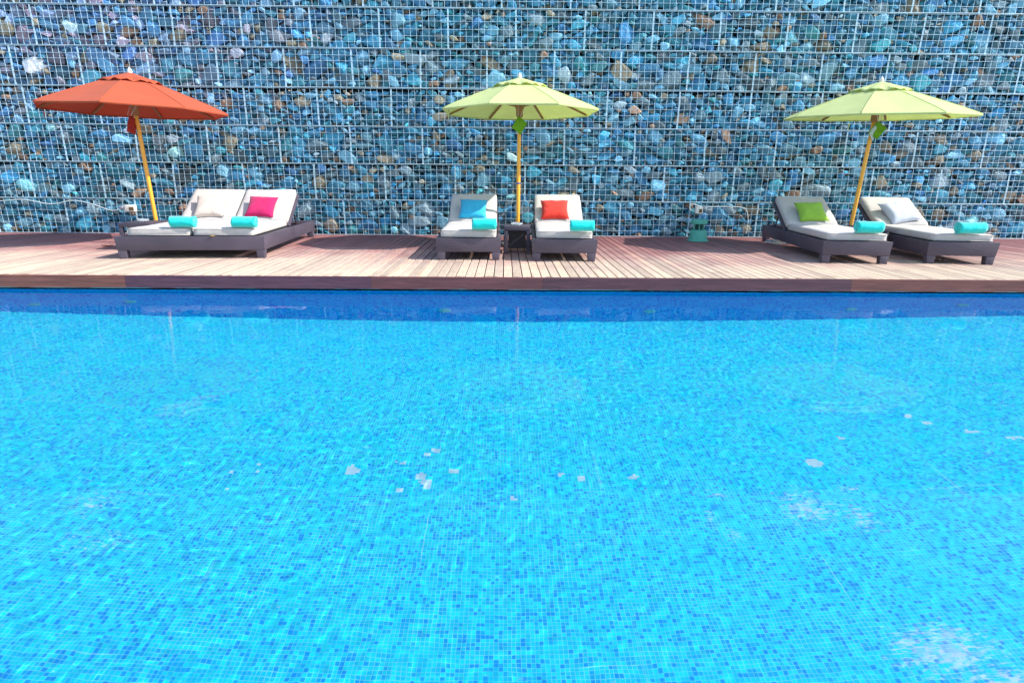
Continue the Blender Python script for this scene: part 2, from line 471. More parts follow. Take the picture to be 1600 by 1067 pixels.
# water: a fine real mesh of ripples
nx, ny = 1500, 340
xs = np.linspace(-WX, WX, nx); ys = np.linspace(Y0, Y1, ny)
X, Y = np.meshgrid(xs, ys)
H = np.zeros_like(X)
wr = np.random.default_rng(3)
for lam, amp, cnt in ((1.1, .0005, 6), (.42, .00014, 9), (.21, .00009, 14), (.12, .00012, 18), (.07, .000115, 20)):
    for _ in range(cnt):
        th = wr.uniform(0, math.pi); l = lam * wr.uniform(.75, 1.3); ph = wr.uniform(0, 6.28)
        kx, ky = math.cos(th) * 2 * math.pi / l, math.sin(th) * 2 * math.pi / l
        H += amp / math.sqrt(cnt) * 1.5 * np.sin(kx * X + ky * Y + ph + 1.3 * np.sin(X * wr.uniform(.4, 1.3) + Y * wr.uniform(.4, 1.3) + ph))
env = .55 + .45 * np.sin(X * .9 + 1.7 * np.sin(Y * .8) + .6)
H *= (.45 + .65 * env) * .62
V = np.stack([X, Y, H + WZ], -1).reshape(-1, 3)
idx = np.arange(nx * ny).reshape(ny, nx)
Fq = np.stack([idx[:-1, :-1], idx[:-1, 1:], idx[1:, 1:], idx[1:, :-1]], -1).reshape(-1, 4)
wo = np_obj('pool_water', V, Fq, M['water'], smooth=True); tag(wo, kind='structure')
wo.cycles.is_caustics_caster = True

# inlets on the far pool wall
for i, (x, z, ww) in enumerate([(-4.857, -1.0, 'faintest, far'), (-3.872, -.79, ''), (-.623, -1.0, ''), (1.528, -1.02, ''), (3.661, -1.0, ''), (4.843, -.82, '')]):
    bm = bmesh.new()
    add_lathe(bm, [(0, .012), (.02, .014), (.022, .006), (.05, .010), (.062, .006), (.066, 0)], 20)
    o = bm_obj('pool_inlet', bm, simple('inlet_plastic', (.10, .62, .72, 1), .4), smooth=True)
    o.rotation_euler = (R(90), 0, 0); o.location = (x, Y1 - .0005, z)
    o.cycles.is_caustics_receiver = True
    lab = ['round underwater wall fitting nearest the left end of the pool', 'round underwater wall fitting below the deck left of the double lounger',
           'round underwater wall fitting below the lounger with the cyan pillow', 'round underwater wall fitting below the empty deck right of the red pillow lounger',
           'round underwater wall fitting below the lounger with the green pillow', 'round underwater wall fitting below the lounger with the grey pillow'][i]
    tag(o, lab, 'pool fitting', 'underwater fittings on the far pool wall')

# deck boards
DY0, DY1 = 6.0125, 10.40
bm = bmesh.new()
x = -13.9; pitch = .0985
V = []; Fq = []
def boxes_np(L):
    """L: list of (x0,x1,y0,y1,z0,z1,bev) -> chamfered-top boxes"""
    V = []; F = []
    for (x0, x1, y0, y1, z0, z1, b) in L:
        o = len(V)
        V += [(x0, y0, z0), (x1, y0, z0), (x1, y1, z0), (x0, y1, z0),
              (x0, y0, z1 - b), (x1, y0, z1 - b), (x1, y1, z1 - b), (x0, y1, z1 - b),
              (x0 + b, y0 + b, z1), (x1 - b, y0 + b, z1), (x1 - b, y1 - b, z1), (x0 + b, y1 - b, z1)]
        for a, c in ((0, 4), (4, 8)):
            for k in range(4):
                F.append((o + a + k, o + a + (k + 1) % 4, o + c + (k + 1) % 4, o + c + k))
        F.append((o + 8, o + 9, o + 10, o + 11)); F.append((o + 3, o + 2, o + 1, o))
    return V, F
L = []
while x < 13.9:
    y = DY0
    cuts = sorted([DY0 + random.uniform(.25, 4.2) for _ in range(random.choice((0, 1, 1, 2)))])
    ys_ = [DY0] + [c for c in cuts if c - DY0 > .2] + [DY1]
    for a_, b_ in zip(ys_, ys_[1:]):
        dz = random.uniform(-.0012, .0012)
        L.append((x + .003 + random.uniform(-.0008, .0008), x + pitch - .0060, a_ + (.0 if a_ == DY0 else .002), b_ - .002, -.026, dz, .0035))
    x += pitch
V, Fq = boxes_np(L)
o = np_obj('pool_deck', V, Fq, M['deck']); tag(o, kind='structure')
sheet('deck_joists', [(-13.9, 6.02, -.034), (13.9, 6.02, -.034), (13.9, 10.5, -.034), (-13.9, 10.5, -.034)], M['deck_under'])
# fascia
segs = [(-13.9, -6.9, (.20, .062, .045)), (-6.9, -3.863, (.225, .068, .047)), (-3.863, -1.367, (.12, .040, .058)), (-1.367, .394, (.16, .047, .045)), (.394, 3.593, (.115, .038, .045)), (3.593, 6.9, (.19, .055, .042)), (6.9, 13.9, (.15, .05, .05))]
L = [(a + .001, b - .001, 5.988, 6.010, -.128, -.002, .003) for a, b, c in segs]
V, Fq = boxes_np(L)
cols = np.repeat(np.array([c + (1,) for _, _, c in segs]), 12, axis=0)
o = np_obj('deck_fascia', V, Fq, M['fascia'], color=cols); tag(o, kind='structure')
bm = bmesh.new(); add_box(bm, -13.9, 13.9, 5.986, 6.015, -.1315, -.1285)
tag(bm_obj('deck_edge_trim', bm, M['trim']), kind='structure')
bm = bmesh.new(); add_box(bm, -13.9, 13.9, 6.06, 6.10, -.20, -.03)
tag(bm_obj('overflow_channel', bm, M['channel']), kind='structure')
bm = bmesh.new(); add_box(bm, -WX, WX, 6.0305, 6.06, -.30, -.1585)
tag(bm_obj('pool_lip', bm, M['trim']), kind='structure')
# near and side surrounds, ground
for nm, (a, b, c, d) in {'near': (-WX, WX, -4.0, Y0 - .001), 'left': (-20, -WX - .001, -4, 14), 'right': (WX + .001, 20, -4, 14)}.items():
    bm = bmesh.new(); add_box(bm, a, b, c, d, -.3, -.04, .01)
    tag(bm_obj('paving', bm, M['paving']), kind='structure')
G = 600
V = [(-G, -G, -.32), (G, -G, -.32), (G, G, -.32), (-G, G, -.32), (-14.5, -3.5, -.32), (14.5, -3.5, -.32), (14.5, 12, -.32), (-14.5, 12, -.32)]
o = np_obj('ground', V, [(0, 1, 5, 4), (1, 2, 6, 5), (2, 3, 7, 6), (3, 0, 4, 7)], M['concrete']); tag(o, kind='structure')

# ------------------------------------------------------------------ gabion wall
TH, NT_, WY, X0, X1 = .5875, 8, 10.34, -12.2, 12.2
wall = empty('gabion_wall', (0, WY, 0))
tag(wall, 'tall gabion wall of blue grey rubble behind pale wire mesh', 'stone wall')
def rock_variant(sub, seed):
    r = np.random.default_rng(seed)
    bm = bmesh.new(); bmesh.ops.create_icosphere(bm, subdivisions=sub, radius=1)
    bm.verts.ensure_lookup_table(); bm.faces.ensure_lookup_table()
    V = np.array([v.co[:] for v in bm.verts]); F = np.array([[v.index for v in f.verts] for f in bm.faces]); bm.free()
    n = r.normal(size=(int(r.integers(7, 12)), 3)); n /= np.linalg.norm(n, axis=1)[:, None]
    d = r.uniform(.42, .88, len(n))
    dot = V @ n.T
    rad = np.where(dot > .05, d / np.maximum(dot, .05), 9).min(1)
    rad = np.minimum(rad, 1.08)
    # round the sharpest corners a little
    V = V * (rad ** 1.0)[:, None]
    V *= (1 + .02 * np.sin(V @ r.normal(size=3) * 7))[:, None]
    return V, F
big = [rock_variant(3, 100 + i) for i in range(36)]
small = [rock_variant(2, 300 + i) for i in range(16)]
def rot_rand(r, flat):
    a = r.uniform(0, 2 * math.pi)
    t1 = r.normal() * flat; t2 = r.normal() * flat
    return np.array(Matrix.Rotation(t1, 3, 'Y') @ Matrix.Rotation(t2, 3, 'X') @ Matrix.Rotation(a, 3, 'Z'))
def stone_colour(r, x, z):
    u = r.random()
    v = .86 * math.exp(r.normal() * .32)
    lav = max(0, min(1, (-1.5 - x) / 5)) * max(0, min(1, (z - 1.2) / 2)) * .75
    if u < .062: c = np.array([.33, .28, .19])       # tan
    elif u < .092: c = np.array([.36, .22, .14])     # rust
    elif u < .17: c = np.array([.26, .36, .40])      # pale grey
    elif u < .25: c = np.array([.13, .20, .23])      # dull grey
    elif u < .32: c = np.array([.13, .30, .37])      # greenish
    elif u < .45: c = np.array([.20, .50, .66])
    else: c = np.array([.05, .27, .41]) * (1 + r.normal(size=3) * .10)
    if u < .092: lav = 0
    c = c * (1 - lav) + (c * np.array([1.8, .92, 1.10]) + np.array([.02, .0, .01])) * lav
    return np.clip(c * v, .01, .9)
sizes_f = [.93, .93, .90, .70, 1.02, .88, .92, .92]
for k in range(NT_):
    z0, z1 = k * TH + .004, (k + 1) * TH - (.004, .012, .005, .018, .004, .004, .006, .006)[k]
    r = np.random.default_rng(40 + k)
    VV = []; FF = []; CC = []; off = 0
    def put(var, x, y, z, sx, sy, sz, flat, col):
        global off_
        V, F = var
        Vt = V @ rot_rand(r, .5).T
        Vt = Vt * np.array([sx, sy, sz])
        a = r.normal() * flat
        ca, sa = math.cos(a), math.sin(a)
        Vt = np.stack([Vt[:, 0] * ca - Vt[:, 2] * sa, Vt[:, 1], Vt[:, 0] * sa + Vt[:, 2] * ca], 1)
        Vt += np.array([x, y, z])
        Vt[:, 2] = np.clip(Vt[:, 2], z0 - .004, z1 + .004)
        Vt[:, 1] = np.maximum(Vt[:, 1], .006)
        VV.append(Vt); FF.append(F + off_[0]); off_[0] += len(V)
        CC.append(np.tile(np.append(col, 1), (len(V), 1)))
    off_ = [0]
    # front layer: variable radius darts
    g = {}
    cell = .32
    placed = []
    def try_put(x, z, rx, rz, ov):
        gi, gj = int(math.floor(x / cell)), int(math.floor(z / cell))
        for a in (-1, 0, 1):
            for b in (-1, 0, 1):
                for (px, pz, prx, prz) in g.get((gi + a, gj + b), ()):
                    dx = (x - px) / (rx + prx); dz = (z - pz) / (rz + prz)
                    if dx * dx + dz * dz < ov: return False
        g.setdefault((gi, gj), []).append((x, z, rx, rz)); return True
    sf = sizes_f[k]
    for (lo, hi, tries, ov) in ((.125, .175, 300, .92), (.09, .125, 1500, .84), (.058, .09, 4200, .78), (.036, .058, 5000, .72), (.024, .036, 2600, .74)):
        for _ in range(tries):
            s = r.uniform(lo, hi) * sf
            asp = r.uniform(.5, .92)
            rx, rz = s * 1.08, s * asp
            x = r.uniform(X0, X1); z = r.uniform(z0 + rz * .92, z1 - rz * .92 )
            if try_put(x, z, rx, rz, ov):
                sy = s * r.uniform(.65, 1.05)
                y = sy * .85 + abs(r.normal()) * .022 + (.02 if s < .05 else 0)
                put(big[r.integers(len(big))] if s > .03 else small[r.integers(len(small))], x, y, z, rx * 1.28, sy * 1.15, rz * 1.30, .28, stone_colour(r, x, z))
    # second layer fills the gaps
    for x in np.arange(X0, X1, .125):
        for z in np.arange(z0 + .05, z1, .105):
            s = r.uniform(.08, .12)
            put(small[r.integers(len(small))], x + r.uniform(-.03, .03), .165 + r.uniform(-.03, .03), z + r.uniform(-.02, .02), s, s * .8, s * .8, .4, stone_colour(r, x, z) * .9)
    o = np_obj('stone_fill', np.concatenate(VV), np.concatenate(FF), M['stone'], wall, color=np.concatenate(CC))
# wires
def prism_paths(paths, n=4):
    """paths: list of (pts (m,3), radius, axis) -> V,F ; axis 'z' or 'x'"""
    VV = []; FF = []; off = 0
    for pts, rad, ax in paths:
        m = len(pts)
        ang = np.arange(n) * 2 * math.pi / n + math.pi / 4
        o1 = np.cos(ang) * rad; o2 = np.sin(ang) * rad
        ring = np.zeros((n, 3))
        if ax == 'z': ring[:, 0] = o1; ring[:, 1] = o2
        else: ring[:, 2] = o1; ring[:, 1] = o2
        V = (pts[:, None, :] + ring[None]).reshape(-1, 3)
        i = np.arange(m - 1)[:, None] * n; kk = np.arange(n)[None]
        F = np.stack([i + kk, i + (kk + 1) % n, i + n + (kk + 1) % n, i + n + kk], -1).reshape(-1, 4) + off
        VV.append(V); FF.append(F); off += len(V)
    return np.concatenate(VV), np.concatenate(FF)
r = np.random.default_rng(77)
for k in range(NT_):
    z0, z1 = k * TH, (k + 1) * TH
    px = .0985; hv = 12 if k < 4 else 11
    offx = [0.02, -.45, .20, -.3, .1, -.52, .33, -.1][k]
    xs_ = []
    paths = []
    x = X0 + offx - 1.2; i = 0
    tilt = 0
    while x < X1:
        if i % hv == 0:
            tilt = r.normal() * .004; sag = r.normal() * .003
        if x > X0:
            m = 7
            zz = np.linspace(z0 + .006, z1 - .006, m)
            heavy = (i % hv == 0)
            bow = r.normal() * .003
            pts = np.stack([x + r.normal() * .0026 + tilt * (zz - z0) / TH * 2 + r.normal(size=m) * .0018, np.full(m, -.004) + bow * np.sin(np.linspace(0, math.pi, m)) - r.random() * .003, zz], 1)
            paths.append((pts, .0056 if heavy else .0030, 'z'))
            if heavy:
                pts2 = pts.copy(); pts2[:, 0] += .014; paths.append((pts2, .0045, 'z'))
        x += px; i += 1
    for j in range(7):
        zc = z0 + TH * j / 6
        edge_ = j in (0, 6)
        if j == 6: continue
        m = 140
        xx = np.linspace(X0, X1, m)
        wv = np.cumsum(r.normal(size=m)) * .0019; wv -= np.linspace(0, wv[-1], m)
        wv = np.clip(wv, -.009, .009)
        pts = np.stack([xx, np.full(m, -.012) + r.normal(size=m) * .0012, zc + (.008 if j == 0 else 0) + wv * (.4 if j == 0 else 1)], 1)
        paths.append((pts, .0050 if j == 0 else .0028, 'x'))
        if j == 0 and k > 0:
            p2 = pts.copy(); p2[:, 2] -= .014; p2[:, 1] += .01; paths.append((p2, .0028, 'x'))
    V, Fq = prism_paths(paths)
    np_obj('wire_mesh', V, Fq, M['wire'], wall, smooth=True)
# body behind the fill
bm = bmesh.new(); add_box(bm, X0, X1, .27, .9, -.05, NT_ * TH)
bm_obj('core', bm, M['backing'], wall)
for sgn, xx in ((-1, X0), (1, X1)):
    bm = bmesh.new(); add_box(bm, min(xx, xx + sgn * .05), max(xx, xx + sgn * .05), 0, .9, -.05, NT_ * TH)
    bm_obj('end_panel', bm, M['stone'], wall)

# ------------------------------------------------------------------ loungers
def lounger(label, loc, rz, width=.80, length=2.5, double=False, mw=.70, back_rise=.335, seed=0):
    root = empty('double_sun_lounger' if double else 'sun_lounger', (loc[0], loc[1], 0), rz)
    tag(root, label, 'sun lounger', 'dark wicker sun loungers on the deck')
    w2 = width / 2; tz = .268; bz = .10; th = .045
    # frame rails, butted at the corners, outer faces leaning out toward the top
    tp = .018
    bm = bmesh.new()
    add_box(bm, -w2, w2, 0, th, bz, tz, .006, taper=(tp * .63, 0))
    for v in bm.verts:
        if v.co.y < th * .5: v.co.y += (tz - v.co.z) * .10
    bm_obj('front_rail', bm, M['wicker'], root, True, 40)
    bm = bmesh.new(); add_box(bm, -w2, w2, length - th, length, bz, tz, .006, taper=(tp * .63, 0))
    bm_obj('back_rail', bm, M['wicker'], root, True, 40)
    half = length * .56
    for s in (-1, 1):
        x0, x1 = sorted((s * (w2 - .003), s * (w2 - th)))
        bm = bmesh.new()
        for a, b in ((th + .001, half - .002), (half + .002, length - th - .001)):
            add_box(bm, x0, x1, a, b, bz, tz - .001, .005)
        for v in bm.verts:
            if abs(v.co.x) > w2 - th * .5: v.co.x -= s * (tz - v.co.z) * .10
        bm_obj('side_rail', bm, M['wicker'], root, True, 40)
        for ya, yb in ((0.016, .105), (length - .105, length - .004)):
            bm = bmesh.new()
            x0, x1 = sorted((s * (w2 - .014), s * (w2 - .115)))
            add_box(bm, x0, x1, ya, yb, 0, bz - .001, .005)
            for v in bm.verts:
                if abs(v.co.x) > w2 - .06: v.co.x -= s * (bz - v.co.z) * .10
                else: v.co.x += s * (bz - v.co.z) * .08
            bm_obj('leg', bm, M['wicker'], root, True, 40)
    # slatted deck under the mattress
    bm = bmesh.new()
    n = 15
    for i in range(n):
        y = th + .01 + i * (1.52 - th) / n
        add_box(bm, -w2 + th + .004, w2 - th - .004, y, y + .075, tz - .03, tz - .006, .002)
    bm_obj('slats', bm, M['rail'], root)
    hinge = 1.50
    units = [(-width / 4 - .0 + (.0), 'l'), (width / 4, 'r')] if double else [(0, 'c')]
    for ui, (cx, nm) in enumerate(units):
        if double:
            cx = (-.5 if ui == 0 else .5) * (mw + .022) + (.01)
        # backrest panel
        ang = math.atan2(back_rise, .655)
        Mr = Matrix.Translation((cx, hinge + .03, tz - .005)) @ Matrix.Rotation(ang, 4, 'X')
        bm = bmesh.new()
        add_box(bm, -mw / 2 - .018, mw / 2 + .018, 0, .80, -.018, .022, .006, M=Mr)
        br = bm_obj('backrest', bm, M['wicker'], root, True, 40)
        bm = bmesh.new()
        top = Mr @ Vector((0, .55, -.018))
        for sx in (-1, 1):
            add_tube(bm, [(cx + sx * (mw / 2 - .05), top.y, top.z), (cx + sx * (mw / 2 - .05), top.y + .16, tz - .02)], .011, 8)
        add_tube(bm, [(cx - mw / 2 + .05, top.y + .16, tz - .02), (cx + mw / 2 - .05, top.y + .16, tz - .02)], .011, 8)
        bm_obj('support_strut', bm, M['rail'], br, True, 40)
        # seat mattress in one length with a fold seam, and back mattress
        T = .094
        bm = rounded_slab(mw - .012, hinge - .05, T, .024, 14, 28, 5, .008, seed + ui * 3, .006)
        for v in bm.verts: v.co += Vector((cx, .045, tz + .001))
        sm = bm_obj('seat_mattress', bm, M['mattress'], root, True)
        bm = bmesh.new()
        for zz in (.014, T - .012):
            pts = [(cx - mw / 2 + .012, .048, tz + zz), (cx + mw / 2 - .012, .048, tz + zz)]
            add_tube(bm, pts, .0045, 6)
        bm_obj('piping', bm, M['mattress'], sm, True)
        bm = rounded_slab(mw, .79, T, .026, 14, 14, 5, .010, seed + ui * 3 + 1, .006)
        Mb = Matrix.Translation((cx, hinge + .012, tz + .022)) @ Matrix.Rotation(ang, 4, 'X')
        for v in bm.verts: v.co = Mb @ v.co
        bmm = bm_obj('back_mattress', bm, M['mattress'], root, True)
    return root, ang, hinge

D_, ang, hinge = lounger('double width wicker lounger with two cream mattresses near the red parasol', (-3.80, 7.22), R(4.5), 1.74, 2.66, True, .735, .40, 1)
C1, _, _ = lounger('cream padded wicker lounger carrying the cyan pillow', (-.44, 7.22), R(.8), seed=21, mw=.695)
C2, _, _ = lounger('cream padded wicker lounger carrying the red pillow', (.725, 7.16), R(-2.2), seed=31, mw=.695)
R1, _, _ = lounger('cream padded wicker lounger carrying the lime green pillow', (4.26, 7.10), R(-7.0), seed=41, mw=.70)
R2, _, _ = lounger('cream padded wicker lounger carrying the pale grey pillow', (5.555, 7.10), R(-7.5), seed=51, mw=.70)
bpy.context.view_layer.update()

def on(root, p): return root.matrix_world @ Vector(p)
def pillow(label, col, root, cx, size, rise, twist, hgt=.0, seed=0, up=0.11):
    n = 20
    bm = bmesh.new()
    a2 = math.atan2(rise, .655)
    grid = {}
    S = size / 2
    for side in (1, -1):
        for i in range(n + 1):
            for j in range(n + 1):
                u = -1 + 2 * i / n; v = -1 + 2 * j / n
                if side == -1 and (i in (0, n) or j in (0, n)):
                    grid[(side, i, j)] = grid[(1, i, j)]; continue
                pin = .10
                x = S * u * (1 - pin * (1 - u * u) * 0 - pin * (1 - v * v) * abs(u) ** 2)
                z = S * v * (1 - pin * (1 - u * u) * abs(v) ** 2)
                tck = .062 * ((1 - u ** 4) * (1 - v ** 4)) ** .6
                w_ = mnoise.noise(Vector((u * 2.2 + seed, v * 2.2, side))) * .010 * (1 - abs(u * v))
                grid[(side, i, j)] = bm.verts.new((x, -side * tck + w_, z))
    for side in (1, -1):
        for i in range(n):
            for j in range(n):
                q = [grid[(side, i, j)], grid[(side, i + 1, j)], grid[(side, i + 1, j + 1)], grid[(side, i, j + 1)]]
                bm.faces.new(q)
    o = bm_obj('pillow', bm, M['pillow_' + col], None, True)
    lean = math.pi / 2 - (a2 + R(up * 100))
    base = root.matrix_world @ Vector((cx, hinge + .02,   .268 + .097))
    zrot = root.rotation_euler.z
    loc = Matrix.Translation(base) @ Matrix.Rotation(zrot, 4, 'Z') @ Matrix.Rotation(-lean, 4, 'X') @ Matrix.Rotation(twist, 4, 'Y') @ Matrix.Translation((0, -.055, S * .97))
    o.matrix_world = loc
    tag(o, label, 'pillow', 'square scatter pillows on the loungers')
    # seam piping round the edge
    bm = bmesh.new()
    pts = []
    for i in range(n): pts.append((i, 0))
    for j in range(n): pts.append((n, j))
    for i in range(n, 0, -1): pts.append((i, n))
    for j in range(n, -1, -1): pts.append((0, j))
    pp = []
    me = o.data
    def pos(i, j):
        u = -1 + 2 * i / n; v = -1 + 2 * j / n; pin = .10
        return Vector((S * u * (1 - pin * (1 - v * v) * abs(u) ** 2), mnoise.noise(Vector((u * 2.2 + seed, v * 2.2, 1))) * .010 * (1 - abs(u * v)), S * v * (1 - pin * (1 - u * u) * abs(v) ** 2)))
    add_tube(bm, [pos(i, j) for i, j in pts], .0035, 6)
    s_ = bm_obj('seam', bm, M['pillow_' + col], o, True)
    return o
pillow('cream square pillow on the double lounger beside the magenta one', 'cream', D_, -.335, .43, .40, R(-3), seed=1)
pillow('magenta square pillow on the right half of the double lounger', 'magenta', D_, .36, .405, .40, R(3), seed=5)
pillow('cyan blue square pillow left of the middle parasol pole', 'cyan', C1, -.005, .40, .335, R(2), seed=9)
pillow('red square pillow right of the middle parasol pole', 'red', C2, -.055, .40, .335, R(-1), seed=13)
pillow('lime green square pillow on the lounger beside the green speaker', 'green', R1, .02, .40, .335, R(-3), seed=17)
pillow('pale grey square pillow leaning on the lounger at the far right', 'grey', R2, .055, .44, .335, R(-14), seed=23)

def towel(label, wx, wy, ln=.31, rad=.075, rz=0, seed=0, z=.366):
    bm = bmesh.new()
    # spiral roll: inner and outer surface of one long wound sheet
    turns, N, ML = 3.4, 74, 12
    th = .0135
    rows = []
    for i in range(N + 1):
        f = i / N; a = f * turns * 2 * math.pi + R(150)
        rr = .010 + (rad - .010) * f
        ring = []
        for m in range(ML + 1):
            x = -ln / 2 + ln * m / ML
            e = .006 * mnoise.noise(Vector((x * 9 + seed, a * .6, 3)))
            e2 = .010 * mnoise.noise(Vector((a * .45 + seed, 2, 1))) * (1 if m in (0, ML) else 0)
            ring.append((x + e2, (rr + e) * math.cos(a), (rr + e) * math.sin(a)))
        rows.append(ring)
    Vs = [[bm.verts.new(p) for p in row] for row in rows]
    for a, b in zip(Vs, Vs[1:]):
        for m in range(ML): bm.faces.new((a[m], a[m + 1], b[m + 1], b[m]))
    me_o = bm_obj('rolled_towel', bm, M['towel'], None, True)
    so_ = me_o.modifiers.new('thick', 'SOLIDIFY'); so_.thickness = th; so_.offset = -1
    me_o.scale = (1, 1.04, .96)
    me_o.location = (wx, wy, z + rad * .97); me_o.rotation_euler = (0, 0, rz)
    tag(me_o, label, 'towel', 'rolled turquoise towels on the loungers')
    return me_o
towel('turquoise towel roll on the mattress in front of the cream pillow', -3.89, 7.30, .285, .076, R(3), 1)
towel('turquoise towel roll on the mattress in front of the magenta pillow', -3.165, 7.34, .285, .076, R(-2), 4)
tw = towel('turquoise towel roll in front of the cyan pillow, with a loose creased edge', -.245, 7.24, .285, .078, R(-3), 8)
towel('turquoise towel roll in front of the red pillow', .925, 7.13, .285, .075, R(0), 12)
towel('turquoise towel roll in front of the lime green pillow', 4.37, 7.12, .30, .078, R(-4), 15)
towel('turquoise towel roll in front of the pale grey pillow', 5.60, 7.12, .315, .077, R(-2), 19)

# ------------------------------------------------------------------ side tables and ashtrays
def side_table(label, x, y, rz, w, d, h=.36, panel=True):
    root = empty('side_table', (x, y, 0), rz)
    tag(root, label, 'side table', 'small dark wicker side tables')
    bm = bmesh.new(); add_box(bm, -w / 2, w / 2, -d / 2, d / 2, h - .055, h, .008)
    bm_obj('table_top', bm, M['wicker_table'], root, True, 40)
    for sx in (-1, 1):
        for sy in (-1, 1):
            bm = bmesh.new()
            x0, x1 = sorted((sx * (w / 2 - .003), sx * (w / 2 - .05))); y0, y1 = sorted((sy * (d / 2 - .003), sy * (d / 2 - .05)))
            add_box(bm, x0, x1, y0, y1, 0, h - .056, .004)
            for v in bm.verts: v.co.x += sx * (h - v.co.z) * .025
            bm_obj('leg', bm, M['wicker_table'], root, True, 40)
    if panel:
        bm = bmesh.new(); add_box(bm, -w / 2 + .052, w / 2 - .052, d / 2 - .045, d / 2 - .012, .03, h - .058, .003)
        bm_obj('back_panel', bm, M['rail'], root)
    return root
side_table('square wicker side table between the two middle loungers', .17, 8.06, R(-1), .345, .42)
side_table('wicker side table behind the left edge of the double lounger', -4.95, 8.28, R(4), .42, .50)
side_table('wicker side table between the two loungers at the right', 5.06, 8.25, R(-7), .36, .42)
def ashtray(label, x, y, r=.062):
    bm = bmesh.new()
    add_lathe(bm, [(0, 0), (r * .75, 0), (r, .012), (r * 1.02, .034), (r * .9, .036), (r * .8, .014), (0, .010)], 28)
    o = bm_obj('ashtray', bm, M['glass'], None, True, 50); o.location = (x, y, .3612)
    tag(o, label, 'ashtray', 'clear glass ashtrays on side tables')
ashtray('round clear glass ashtray on the table below the middle parasol', .165, 8.05, .075)
ashtray('round clear glass ashtray on the table behind the double lounger', -4.95, 8.26, .075)

